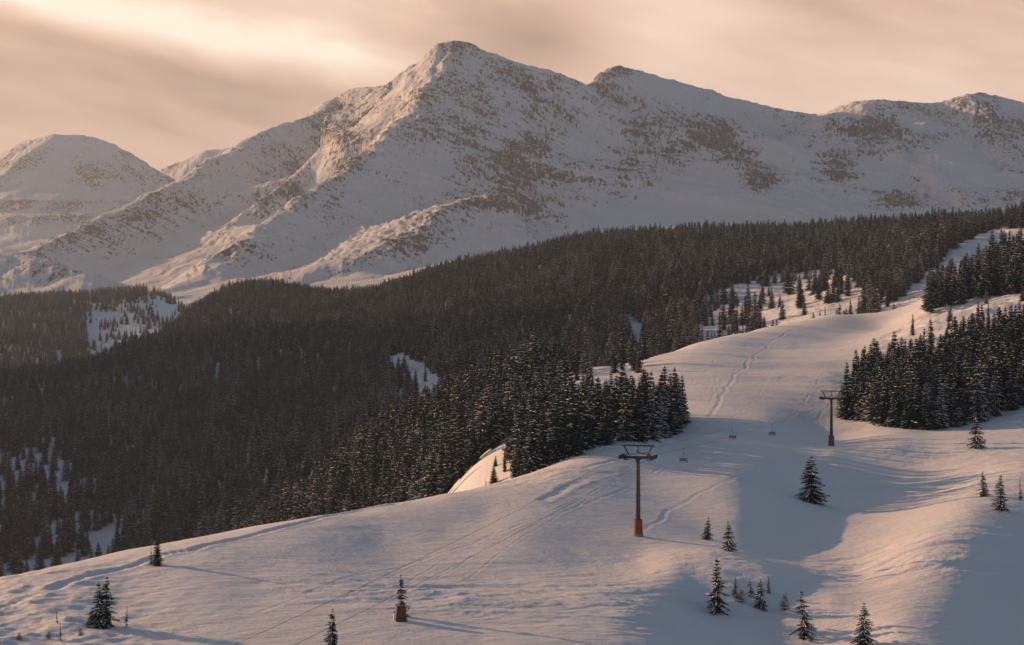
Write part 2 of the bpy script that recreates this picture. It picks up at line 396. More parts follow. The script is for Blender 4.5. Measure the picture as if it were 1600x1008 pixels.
RX = XD + 13 * fbm(XD, YD, 130, 4, 57, 0.6); RY = YD + 13 * fbm(XD, YD, 130, 4, 58, 0.6)
base_t = np.interp(pxD[0], [-420, 0, 300, 600, 800, 1000, 1200, 1400, 1600, 2020], [470, 470, 470, 440, 400, 372, 365, 365, 350, 330])
zb = ((HY - base_t) / F * 3000)[None, :] + (YD - 3000) * np.interp(pxD[0], [-420, 300, 800, 1100, 1600], [0.005, 0.012, 0.03, 0.035, 0.035])[None, :]
zb = zb - np.maximum(0, 3000 - YD) * 0.11
zb = np.where(YD > 5200, np.minimum(zb, zb - (YD - 5200) * 0.05), zb)
acc = np.zeros_like(XD); KS = 16.0
zmax = zb.copy()
layers = [zb]; top = np.full(XD.shape, -1e9); along = np.zeros_like(XD); down = np.zeros_like(XD)
for sl_l, sl_r, steady, pts in RIDGES:
    P = np.array([at(*p) for p in pts])
    best = np.full(XD.shape, 1e9); zr = np.zeros_like(XD); sarc = np.zeros_like(XD); slope = np.full(XD.shape, sl_l); s0 = 0.0
    k0 = 0.55
    for a, b in zip(P[:-1], P[1:]):
        e = b - a; l2 = e[0] ** 2 + e[1] ** 2
        t = np.clip(((WX - a[0]) * e[0] + (WY - a[1]) * e[1]) / l2, 0, 1)
        # true distance (unwarped near the ridge line so the skyline keeps its course)
        tx = np.clip(((RX - a[0]) * e[0] + (RY - a[1]) * e[1]) / l2, 0, 1)
        d0 = np.hypot(RX - a[0] - tx * e[0], RY - a[1] - tx * e[1])
        dw = np.hypot(WX - a[0] - t * e[0], WY - a[1] - t * e[1])
        kk = smooth(40, 260, d0)
        d = d0 * (1 - kk) + dw * kk
        m = d < best
        sg = (e[0] * (YD - a[1]) - e[1] * (XD - a[0])) / math.sqrt(l2)
        slope = np.where(m, sl_r + (sl_l - sl_r) * smooth(-45, 45, sg), slope)
        best = np.where(m, d, best); zr = np.where(m, a[2] + tx * e[2], zr); sarc = np.where(m, s0 + tx * math.sqrt(l2), sarc)
        s0 += math.sqrt(l2)
    A = np.maximum(zr - zb, 25) * steady + 12
    dd = np.sqrt(best ** 2 + 14 ** 2) - 14
    gul = ridged(sarc, best * 0.22, 110, 3, 81) * 0.11 + fbm(sarc, best * 0.3, 240, 2, 87) * 0.15
    drop = A * (1 - np.exp(-slope * dd * (1 + gul * smooth(20, 200, best) * (1 - smooth(600, 1200, best))) / A))
    layers.append(zr - drop)
    w_ = zr - drop > top
    top = np.where(w_, zr - drop, top); along = np.where(w_, sarc + 1371.0 * len(layers), along); down = np.where(w_, best, down)
zm = layers[0]
for l in layers[1:]:
    mx = np.maximum(zm, l)
    zm = mx + 4.0 * np.log(np.exp((zm - mx) / 4.0) + np.exp((l - mx) / 4.0))
zm -= 0.0
HD = zm
streaks = ridged(along + 10 * fbm(XD, YD, 60, 2, 131), down * 0.10, 46, 4, 133, 0.62)
steep = np.hypot(np.gradient(HD, axis=0) / np.gradient(YD, axis=0), np.gradient(HD, axis=1) / np.gradient(XD, axis=1))
rough = smooth(0.12, 0.5, steep)
HD = HD + (3.4 * rough) * ridged(WX, WY, 170, 5, 91, 0.5) * 0.6 + np.interp(pxD, [700, 950], [5.0, 1.6]) * fbm((WX * 0.44 + WY * 0.9) / 3.6, WX * 0.9 - WY * 0.44, 85, 4, 93, 0.5) + 1.5 * fbm(XD, YD, 24, 3, 97, 0.6) * (0.15 + rough)
HD = HD + 2.6 * rough * smooth(15, 90, down) * streaks
pyD = HY - HD / YD * F
rock = 0.22 - 0.15 * streaks * smooth(10, 80, down) + 0.26 * smooth(0.30, 0.7, steep) + 0.34 * fbm(XD, HD * 1.4, 200, 5, 101, 0.65)
ROCKS = [  # rocky ground: centre (px, py), radii, strength
 (790, 215, 110, 90, 0.22), (835, 240, 75, 110, 0.20), (640, 300, 120, 60, 0.12), (1120, 225, 90, 40, 0.38), (1165, 262, 35, 20, 0.4), (1190, 286, 26, 17, 1.2), (1370, 205, 55, 30, 0.6), (1315, 272, 42, 26, 0.75),
 (1400, 310, 55, 17, 1.0), (1500, 190, 80, 30, 0.25), (620, 160, 45, 60, 0.35), (545, 215, 45, 35, 0.5), (450, 300, 60, 50, 0.2), (90, 300, 90, 60, 0.2), (280, 320, 60, 25, 0.25), (40, 425, 70, 25, 0.3), (790, 322, 60, 12, 0.5), (1000, 200, 60, 40, 0.1), (480, 400, 120, 30, 0.15),
 (1130, 305, 90, 35, -0.6), (1220, 230, 26, 18, -0.4), (1180, 330, 120, 18, -0.4), (1500, 260, 70, 25, -0.35), (420, 350, 60, 25, -0.2),
]
for cx, cy, rx, ry, s in ROCKS:
    rock = rock + s * np.exp(-(((pxD - cx) / rx) ** 2 + ((pyD - cy) / ry) ** 2))
HD = HD + np.clip(rock - 0.3, 0, 0.7) * (5.0 * ridged(WX, WY * 0.6, 34, 4, 111, 0.6) + 4.0 * np.abs(fbm(XD, HD * 2.0, 22, 3, 117, 0.6)))
fieldD = Field(uD, yD, HD)
VD = np.stack([XD, YD, HD], -1).reshape(-1, 3)
mtn = link('mountains', mesh_from('mountains', VD, [grid_faces(*XD.shape)], [M_MTN], attrs={'rock': np.clip(rock, -0.2, 0.86), 'along': along, 'down': down}))
tag(mtn, 'snow covered rocky mountains with a pointed main peak', None, None, 'structure')

# ------------------------------------------------------------------ spruces
def foliage_material():
    m, N, b = material('spruce_needles')
    c = N.n('ShaderNodeTexCoord').outputs['Object']
    inf = N.n('ShaderNodeObjectInfo').outputs['Random']
    f = N.noise(c, 1.7, 4)
    col = N.mix(N.ramp(f, 0.35, 0.65), (0.010, 0.027, 0.031), (0.023, 0.048, 0.049))
    frost = N.ramp(N.noise(c, 5.0, 4, 0.7), 0.55, 0.72)
    col = N.mix(N.math('MULTIPLY', frost, 0.65), col, (0.30, 0.36, 0.41))
    N.L.new(col, b.inputs['Base Color'])
    b.inputs['Roughness'].default_value = 0.8; b.inputs['Specular IOR Level'].default_value = 0.05
    return m
M_NEEDLE = foliage_material()
M_BARK = plain('spruce_bark', (0.07, 0.055, 0.045), 0.9)
M_BSNOW = plain('branch_snow', (0.70, 0.71, 0.72), 0.8, 0, 0.06)

def tube(P, R, n=6):
    """vertices and quads of a tube through the points P with radii R"""
    P = np.asarray(P, float); R = np.asarray(R, float)
    V, Fc = [], []
    for i, (p, r) in enumerate(zip(P, R)):
        t = P[min(i + 1, len(P) - 1)] - P[max(i - 1, 0)]; t /= np.linalg.norm(t) + 1e-9
        a = np.cross(t, [0.31, 0.77, 0.55]); a /= np.linalg.norm(a); b = np.cross(t, a)
        for k in range(n):
            w = 2 * math.pi * k / n
            V.append(p + r * (math.cos(w) * a + math.sin(w) * b))
    for i in range(len(P) - 1):
        for k in range(n):
            k2 = (k + 1) % n
            Fc.append((i * n + k, i * n + k2, (i + 1) * n + k2, (i + 1) * n + k))
    return np.array(V), np.array(Fc, np.int32)

def spruce_meshes(name, seed, H=10.0, R=1.9, whorls=30, per=7, droop=0.35, start=0.04, snow=0.35, power=0.85, gaps=0.1, fine=1.0, lean=0.0, ragged=0.25):
    r = random.Random(seed)
    bend = [(lean * (t ** 2) * H, 0.0) for t in (0, 1)]
    axis = lambda t: np.array([lean * H * t * t + 0.02 * H * math.sin(3 * t + seed) * lean * 4, 0, t * H])
    ts = np.linspace(0, 1, 9)
    tv, tf = tube([axis(t) if i else axis(0) - np.array([0, 0, 0.5]) for i, t in enumerate(ts)], [0.016 * H * (1 - t) ** 0.9 + 0.006 for t in ts], 7)
    trunk = mesh_from(name + '_trunk', tv, [tf], [M_BARK])
    V, Q, MI = [], [], []; T, TM = [], []
    az_bias = [1 + ragged * (r.random() * 2 - 1) for _ in range(8)]
    def quad(a, b, c, d, m):
        i = len(V); V.extend((a, b, c, d)); Q.append((i, i + 1, i + 2, i + 3)); MI.append(m)
    def lump(p, u, v, h):
        i = len(V); V.extend((p - u, p - v * 0.6, p + u, p + v * 0.6, p + np.array([0, 0, h]) + u * 0.15))
        for a, b in ((0, 1), (1, 2), (2, 3), (3, 0)): T.append((i + a, i + b, i + 4)); TM.append(1)
    for w_ in range(whorls):
        t = start + (0.985 - start) * ((w_ + r.random() * 0.7) / whorls)
        prof = (1 - t) ** power
        if t < 0.12: prof *= 0.80 + 1.6 * t
        nb = max(4, int(round(per * (0.55 + 0.6 * prof))))
        off = r.random() * 6.28
        base = axis(t)
        for k in range(nb):
            if r.random() < gaps: continue
            a = off + 6.283 * k / nb + r.uniform(-0.35, 0.35)
            ab = az_bias[int(a / 6.2832 * 8) % 8]
            L = (R * prof * r.uniform(0.68, 1.15) * ab + 0.10)
            rise = 0.25 - droop * (1.6 - t * 1.3) + r.uniform(-0.12, 0.12)
            dirv = np.array([math.cos(a), math.sin(a), 0.0]); side = np.array([-math.sin(a), math.cos(a), 0.0])
            def pt(s): return base + dirv * (L * s) + np.array([0, 0, L * (rise * s - droop * 0.8 * s * s + 0.22 * s ** 4)])
            step = 0.30 / fine
            n = max(2, int(L / step)); bare = r.random() < 0.45
            tip = pt(1.0)
            # the bough itself: a narrow keel
            wv = 0.05 + 0.05 * L
            quad(base, pt(0.55) + side * wv, tip, pt(0.55) - side * wv, 0)
            for j in range(n):
                s = (j + 0.6 + r.uniform(-.2, .2)) / (n + 0.1)
                p = pt(min(s, 1)); l = (0.34 + 0.22 * (1 - s)) * (0.55 + 0.45 * min(1, L)) * r.uniform(0.75, 1.25); wd = l * 0.30
                for sg in (-1, 1):
                    dd = dirv * 0.62 + side * sg * (0.85 - 0.4 * s) + np.array([0, 0, -0.28 - 0.3 * r.random()]); dd /= np.linalg.norm(dd)
                    up = np.cross(dd, side * 0.5 + dirv * 0.5 * sg + np.array([0, 0, 0.6])); up /= np.linalg.norm(up) + 1e-9
                    quad(p, p + dd * l * 0.5 + up * wd, p + dd * l, p + dd * l * 0.5 - up * wd, 0)
                # hanging needles below the bough
                dn = np.array([r.uniform(-.25, .25), r.uniform(-.25, .25), -1.0]); hl = l * 0.75
                quad(p + dirv * 0.12, p + dn * hl * 0.5 + dirv * wd * 1.2, p + dn * hl, p + dn * hl * 0.5 - dirv * wd * 1.2, 0)
                if r.random() < snow * (0.35 if bare else 1.5):
                    q = p + np.array([0, 0, 0.03]) + dirv * r.uniform(-.05, .1)
                    sc = r.uniform(0.5, 1.1) * (0.12 + 0.14 * min(1, L))
                    lump(q, dirv * sc * 2.1, side * sc * 0.95, sc * 0.5)
            if r.random() < 0.6 and fine >= 1:
                dd = dirv + np.array([0, 0, 0.1]); l = 0.3
                quad(tip - dirv * 0.1, tip + dd * l * 0.4 + side * 0.05, tip + dd * l, tip + dd * l * 0.4 - side * 0.05, 0)
    # leader
    top = axis(1.0)
    for k in range(3):
        a = k * 2.1; s = np.array([math.cos(a), math.sin(a), 0]) * 0.07
        quad(axis(0.93) - s, axis(0.965) + s * 0.9, top + np.array([0, 0, 0.12]), axis(0.965) - s * 0.9, 0)
    crown = mesh_from(name + '_crown', np.array(V), [np.array(Q, np.int32), np.array(T, np.int32).reshape(-1, 3)], [M_NEEDLE, M_BSNOW], MI + TM, smooth_shade=False)
    return trunk, crown

KINDS = {}
for i in range(2):   # heavily frosted
    KINDS['frosted', i] = spruce_meshes('frosted_spruce', 90 + i, 10, 1.8, 28, 7, 0.40, 0.05, 0.75, 0.82, 0.10, 1.0, 0.0, 0.3)
for i in range(5):   # full forest spruces
    KINDS['forest', i] = spruce_meshes('spruce', 10 + i, 10, 1.75 + 0.12 * (i % 3), 30, 7, 0.34 + 0.04 * (i % 2), 0.05, 0.14 + 0.07 * (i % 3), 0.80 + 0.06 * (i % 3), 0.08, 1.0, 0.0, 0.28)
for i in range(3):   # slim ones
    KINDS['slim', i] = spruce_meshes('slim_spruce', 30 + i, 10, 1.15 + 0.1 * i, 32, 6, 0.42, 0.05, 0.20, 0.72, 0.14, 1.0, 0.01, 0.35)
for i in range(4):   # open grown small spruces
    KINDS['small', i] = spruce_meshes('small_spruce', 50 + i, 10, 2.35 + 0.25 * (i % 2), 22, 7, 0.40, 0.02, 0.62, 0.84, 0.18, 1.15, 0.016 * (i % 3), 0.75)
for i in range(2):   # thin, gappy
    KINDS['thin', i] = spruce_meshes('thin_spruce', 70 + i, 10, 1.55, 17, 5, 0.30, 0.06, 0.25, 0.75, 0.30, 1.2, 0.015, 0.4)
KINDS['bush', 0] = spruce_meshes('dwarf_spruce', 80, 10, 5.6, 14, 9, 0.12, 0.02, 0.5, 0.55, 0.15, 0.55, 0.05, 0.4)

N_TREE = 0
def spruce(loc, h, kind, rotz, label, group=None, width=1.0, name='spruce_tree', tilt=0.0, cat='spruce'):
    tr, cr = KINDS[kind]
    o = D.objects.new(name, None); COL.objects.link(o)
    o.empty_display_size = 0.5
    o.location = (float(loc[0]), float(loc[1]), float(loc[2]) - 0.01 * h); s = h / 10.0
    o.scale = (s * width, s * width, s); o.rotation_euler = (0, tilt, rotz)
    tag(o, label, cat, group)
    link('trunk', tr, o); link('crown', cr, o)
    return o

# ---- single trees on the open slope: (px, py of the foot, px height, kind, width, label)
SINGLE = [
 (246, 884, 46, ('forest', 0), 1.25, 'snowy young spruce beside the trail groove near the slope edge, casting a long shadow'),
 (236, 882, 26, ('thin', 0), 1.0, 'thin snowy sapling touching the left side of the young spruce beside the trail groove'),
 (154, 982, 74, ('small', 0), 1.22, 'left tree of the twin spruces standing in the bottom left of the slope'),
 (167, 980, 80, ('small', 1), 1.03, 'right, slightly taller tree of the twin spruces in the bottom left of the slope'),
 (143, 982, 34, ('small', 2), 1.29, 'low snowy spruce at the left foot of the twin spruces'),
 (197, 980, 38, ('thin', 1), 0.55, 'narrow bare sapling standing alone just right of the twin spruces'),
 (90, 975, 26, ('thin', 0), 0.6, 'thin frosted sapling left of the twin spruces, the upper of two'),
 (95, 1001, 28, ('thin', 1), 0.7, 'thin frosted sapling left of the twin spruces, the lower of two'),
 (76, 1000, 12, ('bush', 0), 0.9, 'low snow covered bush beside the thin saplings in the bottom left corner'),
 (30, 1000, 11, ('bush', 0), 1.1, 'dark low bush half buried in snow in the bottom left corner'),
 (126, 994, 12, ('bush', 0), 1.0, 'low dark bush in the snow just below the twin spruces'),
 (519, 1012, 62, ('small', 1), 1.03, 'dark spruce cut off by the lower edge, left of the red box'),
 (626, 964, 68, ('small', 1), 0.69, 'slim spruce with tiered branches rising behind the rust red box'),
 (1268, 785, 74, ('small', 3), 1.18, 'broad double topped spruce alone on the mound below the far lift pylon'),
 (1263, 783, 66, ('small', 0), 0.88, 'second slimmer stem grown against the broad spruce on the mound'),
 (1106, 843, 36, ('small', 2), 1.22, 'small snow laden spruce, the upper of a pair right of the near pylon'),
 (1138, 861, 48, ('small', 1), 1.14, 'small snow laden spruce, the lower taller one of a pair right of the near pylon'),
 (1120, 957, 88, ('small', 0), 1.18, 'tall snow dusted spruce at the left end of the shaded group of small trees'),
 (1149, 934, 34, ('small', 3), 0.67, 'leaning snowy sapling directly right of the tall spruce of the shaded group'),
 (1158, 941, 20, ('bush', 0), 0.9, 'round low bush between the tall spruce and the dark small spruces in shade'),
 (1172, 932, 28, ('small', 2), 0.90, 'crooked sapling leaning left of the dark small spruce in the shaded group'),
 (1188, 951, 46, ('small', 3), 1.06, 'dark small spruce in the middle of the shaded group'),
 (1201, 927, 26, ('small', 0), 0.78, 'spiky little spruce behind the dark small spruce of the shaded group'),
 (1226, 954, 27, ('bush', 0), 0.75, 'bushy dark little spruce at the right end of the shaded group'),
 (1254, 998, 76, ('small', 2), 0.94, 'frosted spruce with a long bare tip below the shaded group'),
 (1268, 1003, 16, ('bush', 0), 0.7, 'tiny bush at the right foot of the frosted spruce with the bare tip'),
 (1350, 1014, 74, ('small', 3), 0.94, 'snow dusted spruce cut by the lower edge, right of the frosted one'),
 (1525, 701, 56, ('small', 1), 1.18, 'single snowy spruce in front of the right forest stand'),
 (1536, 776, 40, ('small', 2), 1.14, 'small spruce by the right edge, left of the taller snowy one'),
 (1564, 798, 58, ('small', 0), 1.06, 'snow laden spruce by the right edge, the tallest of the three there'),
 (1594, 782, 36, ('thin', 0), 0.7, 'thin sapling at the very right edge of the picture'),
 (1020, 682, 14, ('bush', 0), 0.5, 'tiny bush at the end of the mound edge behind the near pylon'),
]
SINGLE = SINGLE[:-1]
for i, (px, py, hp, kind, wd, lab) in enumerate(SINGLE):
    p = fieldA.hit(px, min(py, 1004), ymax=700) if py <= 1004 else fieldA.hit(px, py)
    h = hp / F * p[1]
    bush = kind[0] == 'bush'
    spruce(p, h, kind, 1.7 * i, lab, None, wd, 'spruce_bush' if bush else ('spruce_sapling' if kind[0] == 'thin' else 'spruce_tree'), 0.12 * math.sin(i * 2.3) if kind[0] == 'thin' else 0.0, 'bush' if bush else 'spruce')

# ---- stands and forest: scatter on the ground
def in_poly(px, py, poly):
    P = np.array(poly, float); c = np.zeros(px.shape, bool)
    for (x1, y1), (x2, y2) in zip(P, np.roll(P, -1, 0)):
        k = ((y1 > py) != (y2 > py)) & (px < (x2 - x1) * (py - y1) / (y2 - y1 + 1e-12) + x1)
        c ^= k
    return c

def scatter(field, ya, yb, ua, ub, spacing, seed):
    r = np.random.default_rng(seed)
    xs = np.arange(min(ua * ya, ua * yb), max(ub * ya, ub * yb), spacing); ys = np.arange(ya, yb, spacing)
    X, Y = np.meshgrid(xs, ys); X = X + r.uniform(-.48, .48, X.shape) * spacing; Y = Y + r.uniform(-.48, .48, Y.shape) * spacing
    X, Y = X.ravel(), Y.ravel(); k = (X / Y > ua) & (X / Y < ub) & (Y > ya) & (Y < yb)
    X, Y = X[k], Y[k]; Z = field.z(X, Y)
    return X, Y, Z, CX + X / Y * F, HY - Z / Y * F

T = []   # x, y, z, height, stand
def add(X, Y, Z, hgt, keep, stand):
    for i in np.nonzero(keep)[0]: T.append((X[i], Y[i], Z[i], hgt[i], stand))
def heights(n, mean, sd, seed):
    return np.clip(np.random.default_rng(seed).normal(mean, sd, n), mean * 0.55, mean * 1.5)

# right stand
X, Y, Z, px, py = scatter(fieldA, 330, 520, 0.15, 0.33, 3.0, 1)
k = in_poly(px, py, [(1316, 652), (1345, 664), (1400, 668), (1450, 672), (1490, 670), (1530, 660), (1600, 637), (1760, 610), (1760, 515), (1600, 538), (1520, 550), (1470, 566), (1420, 580), (1375, 598), (1340, 616)])
k &= ~in_poly(px, py, [(1440, 590), (1475, 570), (1470, 600), (1450, 610)])
add(X, Y, Z, heights(len(X), 9.2, 1.5, 2), k, 'right')
# clump left of the piste
X, Y, Z, px, py = scatter(fieldA, 262, 470, -0.03, 0.12, 3.4, 3)
k = in_poly(px, py, [(790, 752), (840, 741), (880, 728), (920, 706), (960, 690), (1010, 690), (1045, 685), (1078, 664), (1068, 652), (1020, 658), (960, 664), (922, 668), (890, 655), (860, 655), (830, 672), (800, 700)])
add(X, Y, Z, heights(len(X), 8.6, 1.3, 4), k, 'middle')
# spur of forest behind the clump, down to the left
X, Y, Z, px, py = scatter(fieldA, 395, 860, -0.20, 0.075, 4.2, 5)
k = in_poly(px, py, [(380, 990), (700, 990), (690, 770), (740, 725), (798, 680), (905, 618), (935, 602), (965, 580), (985, 572), (990, 590), (960, 680), (800, 800), (560, 1000), (300, 1200), (250, 900), (400, 840), (500, 785), (600, 705), (700, 648), (800, 606), (900, 582), (930, 575)]) | (in_poly(px, py, [(250, 870), (400, 845), (500, 785), (600, 705), (700, 648), (800, 606), (900, 582), (960, 575), (1000, 640), (800, 900), (200, 1200)]))
k &= ~in_poly(px, py, [(670, 800), (745, 722), (800, 678), (830, 660), (930, 640), (900, 800)]) 
k &= px < np.interp(py, [560, 600, 640, 680], [945, 905, 880, 850])
k &= (px < 855) | (np.random.default_rng(61).random(len(X)) < 0.42)
add(X, Y, Z, heights(len(X), 10.8, 2.2, 6) * np.interp(px, [820, 900], [1.0, 0.82]), k, 'spur')
X, Y, Z, px, py = scatter(fieldA, 330, 470, -0.08, 0.01, 3.8, 41)
k = in_poly(px, py, [(600, 860), (680, 806), (693, 778), (745, 724), (797, 684), (798, 662), (740, 680), (690, 725), (600, 800)])
add(X, Y, Z, heights(len(X), 11.0, 1.8, 42), k, 'spur')
X, Y, Z, px, py = scatter(fieldA, 425, 560, 0.03, 0.08, 6.0, 43)
k = in_poly(px, py, [(900, 622), (925, 600), (965, 578), (1004, 562), (1030, 556), (1000, 585), (965, 584), (935, 600), (915, 625)]) & (np.random.default_rng(44).random(len(X)) < 0.6)
add(X, Y, Z, heights(len(X), 8.0, 2.2, 45), k, 'spur')
# few small trees on the open strip
X, Y, Z, px, py = scatter(fieldA, 300, 400, -0.04, 0.02, 3.6, 7)
k = in_poly(px, py, [(730, 775), (770, 725), (800, 690), (830, 700), (820, 760)]) & (np.random.default_rng(8).random(len(X)) < 0.45)
add(X, Y, Z, heights(len(X), 2.6, 1.1, 9), k, 'strip')
# upper right stand
X, Y, Z, px, py = scatter(fieldA, 590, 1040, 0.19, 0.40, 4.2, 10)
k = in_poly(px, py, [(1446, 490), (1475, 482), (1520, 471), (1580, 461), (1640, 452), (2000, 400), (2000, 340), (1640, 388), (1570, 408), (1520, 438), (1478, 462), (1452, 480)])
add(X, Y, Z, heights(len(X), 11.0, 1.8, 11), k, 'upper')
X, Y, Z, px, py = scatter(fieldA, 500, 760, 0.19, 0.30, 7, 12)
k = in_poly(px, py, [(1410, 530), (1450, 505), (1500, 485), (1600, 470), (1620, 520), (1500, 530)]) & (np.random.default_rng(13).random(len(X)) < 0.25)
add(X, Y, Z, heights(len(X), 4.5, 1.6, 14), k, 'upper')
# the wide forest
X, Y, Z, px, py = scatter(fieldB, 760, 2150, -0.33, 0.33, 5.6, 15)
r_ = np.random.default_rng(16); rnd = r_.random(len(X))
dens = np.full(len(X), 0.97)
def clear(poly, d): dens[in_poly(px, py, poly)] = d
patch = perlin(X / 38.0, Y / 38.0, 201)
clear([(-60, 930), (-60, 730), (40, 700), (110, 722), (175, 790), (190, 850), (130, 910)], -1.0)
lowd = dens < 0; dens[lowd] = np.where(patch[lowd] + rnd[lowd] * 0.3 > 0.20, 0.72, 0.16)
clear([(600, 552), (640, 562), (692, 592), (688, 636), (664, 644), (630, 602)], 0.03)
clear([(630, 645), (690, 640), (690, 665), (640, 665)], 0.3)
clear([(130, 462), (255, 462), (275, 480), (180, 540), (150, 520)], 0.1)
p2 = in_poly(px, py, [(1080, 520), (1105, 465), (1150, 445), (1240, 425), (1320, 422), (1350, 455), (1345, 520), (1240, 545), (1100, 560)])
dens[p2] = np.where(perlin(X[p2] / 26.0, Y[p2] / 26.0, 205) > 0.28, 0.45, 0.06)
clear([(968, 500), (985, 492), (1004, 520), (1014, 556), (992, 560)], 0.1)
p3 = in_poly(px, py, [(760, 470), (800, 400), (880, 375), (960, 375), (930, 420), (850, 460)])
dens[p3] = 0.55 + 0.6 * (perlin(X[p3] / 25.0, Y[p3] / 25.0, 207) > -0.05)
clear([(1318, 512), (1388, 482), (1434, 444), (1470, 409), (1498, 384), (1548, 360), (1610, 356), (1610, 400), (1560, 440), (1500, 500), (1440, 530)], 0.0)
gap = perlin(X / 16.0, Y / 16.0, 221) + 0.5 * perlin(X / 7.0, Y / 7.0, 223)
dens = dens * np.where(gap > 0.62, 0.35, 1.0)
k = (rnd < dens) & (Y < np.interp(px, [-420, 0, 200, 400, 560, 700, 900, 1100, 1300, 1500, 2020], [1500, 1480, 1680, 2160, 2100, 2000, 1940, 1850, 1750, 1620, 1520]) + 20)
hf = heights(len(X), 11.3, 2.3, 17) * (1 + 0.22 * perlin(X / 45.0, Y / 45.0, 225)) * np.where(gap > 0.5, 0.72, 1.0) * (1 - 0.12 * smooth(1000, 2000, Y))
add(X, Y, Z, hf, k, 'forest')
# low hill far left
X, Y, Z, px, py = scatter(fieldB, 1850, 2720, -0.33, -0.14, 7.0, 18)
rnd = np.random.default_rng(19).random(len(X)); pt = perlin(X / 60.0, Y / 60.0, 209)
d2 = np.where(px < 135, 0.95, np.where(pt > 0.12, 0.55, 0.06))
d2 = np.where((py < 474) & (px < 230), 0.8, d2)
add(X, Y, Z, heights(len(X), 11.0, 2.0, 20), rnd < d2, 'forest')

# ---- which trees show largest: paint their outlines front to back on a coarse raster
T.sort(key=lambda t: t[1])
ras = np.zeros((504, 800), bool)
scr = []
for i, (x, y, z, h, st) in enumerate(T):
    cx = (CX + x / y * F) / 2; yb_ = (HY - z / y * F) / 2; hh = h / y * F / 2; ww = hh * 0.17
    if y > 900: break
    # ground in front hides the foot: look along the near field
    vis = 0
    for r_i in range(max(0, int(yb_ - hh)), min(503, int(yb_)) + 1):
        t = (r_i - (yb_ - hh)) / hh
        a, b = max(0, int(cx - ww * t)), min(799, int(cx + ww * t))
        if b >= a:
            row = ras[r_i, a:b + 1]; vis += int((~row).sum()); row[:] = True
    scr.append((vis, i))
GROUPS = {
 'right': ('snow dusted spruce crowded in the stand right of the far lift pylon', 'spruces of the stand right of the far pylon'),
 'middle': ('snow dusted spruce crowded in the clump behind the near pylon', 'spruces of the clump left of the piste'),
 'spur': ('tall spruce on the forest edge left of the clump, above the open snow strip', 'spruces along the forest edge above the open strip'),
 'strip': ('half buried small spruce on the sunlit open strip beside the clump', 'small spruces on the open strip'),
 'upper': ('sunlit snowy spruce in the upper right stand above the bright snow bank', 'spruces above the snow bank on the right'),
}
scr = [(v, i) for v, i in scr if T[i][4] in GROUPS and 0 < CX + T[i][0] / T[i][1] * F < 1600]
chosen = set(i for v, i in sorted(scr, reverse=True)[:300 - len(SINGLE) + 4] if v > 6)
rr = random.Random(5)
edge = {}
for st in ('right', 'middle'):
    ids = [i for i in chosen if T[i][4] == st]
    lo = min(ids, key=lambda i: T[i][0] / T[i][1]); hi = max(ids, key=lambda i: T[i][0] / T[i][1])
    edge[lo] = st + '_l'; edge[hi] = st + '_r'
EDGE = {'right_l': 'slim spruce at the left end of the stand, nearest the far lift pylon', 'middle_r': 'broad dark spruce at the right end of the clump, nearest the piste'}
for i in sorted(chosen):
    x, y, z, h, st = T[i]
    q = rr.random(); kind = ('slim', rr.randrange(3)) if q < 0.25 else (('frosted', rr.randrange(2)) if q < 0.42 else ('forest', rr.randrange(5)))
    lab, grp = GROUPS[st]
    e = EDGE.get(edge.get(i, ''))
    spruce((x, y, z), h, kind, rr.random() * 6.28, e or lab, None if e else grp, rr.uniform(0.9, 1.15))
rest = [t for i, t in enumerate(T) if i not in chosen]
print('trees', len(T), 'single', len(chosen) + len(SINGLE), 'forest', len(rest))
RA = np.array([t[:4] for t in rest])
fm = D.meshes.new('forest'); fm.vertices.add(len(RA)); fm.vertices.foreach_set('co', RA[:, :3].astype(np.float32).ravel())
rv = np.random.default_rng(23)
load = perlin(RA[:, 0] / 90.0, RA[:, 1] / 90.0, 301) + 0.7 * perlin(RA[:, 0] / 30.0, RA[:, 1] / 30.0, 303) + rv.normal(0, 0.25, len(RA))
pxr = CX + RA[:, 0] / RA[:, 1] * F
load = load + 0.3 * (pxr < 220) * (RA[:, 1] < 1080)
load = load + 0.35 * np.exp(-((pxr - 900) / 200) ** 2) * (RA[:, 1] > 1100) + 0.25 * (pxr > 1430)
variant = np.where(load > 0.24, rv.integers(7, 9, len(RA)), rv.integers(0, 7, len(RA)))
for nm, typ, val in (('size', 'FLOAT', RA[:, 3] / 10.0), ('girth', 'FLOAT', RA[:, 3] / 10.0 * rv.uniform(0.95, 1.55, len(RA))), ('turn', 'FLOAT', rv.uniform(0, 6.28, len(RA))), ('lean', 'FLOAT', rv.normal(0, 0.025, len(RA))), ('variant', 'INT', variant)):
    a = fm.attributes.new(nm, typ, 'POINT'); a.data.foreach_set('value', val.astype(np.int32 if typ == 'INT' else np.float32))
forest = link('forest', fm)
tag(forest, 'dense dark spruce forest dusted with snow covering the hills', 'forest', None, 'stuff')
ng = D.node_groups.new('forest', 'GeometryNodeTree')
ng.interface.new_socket('Geometry', in_out='INPUT', socket_type='NodeSocketGeometry'); ng.interface.new_socket('Geometry', in_out='OUTPUT', socket_type='NodeSocketGeometry')
G = NT(ng)
gi = G.n('NodeGroupInput'); go = G.n('NodeGroupOutput')
join = G.n('GeometryNodeJoinGeometry')
def part_source(me):
    return next(o for o in COL.objects if o.data is me)
forest.parent = None
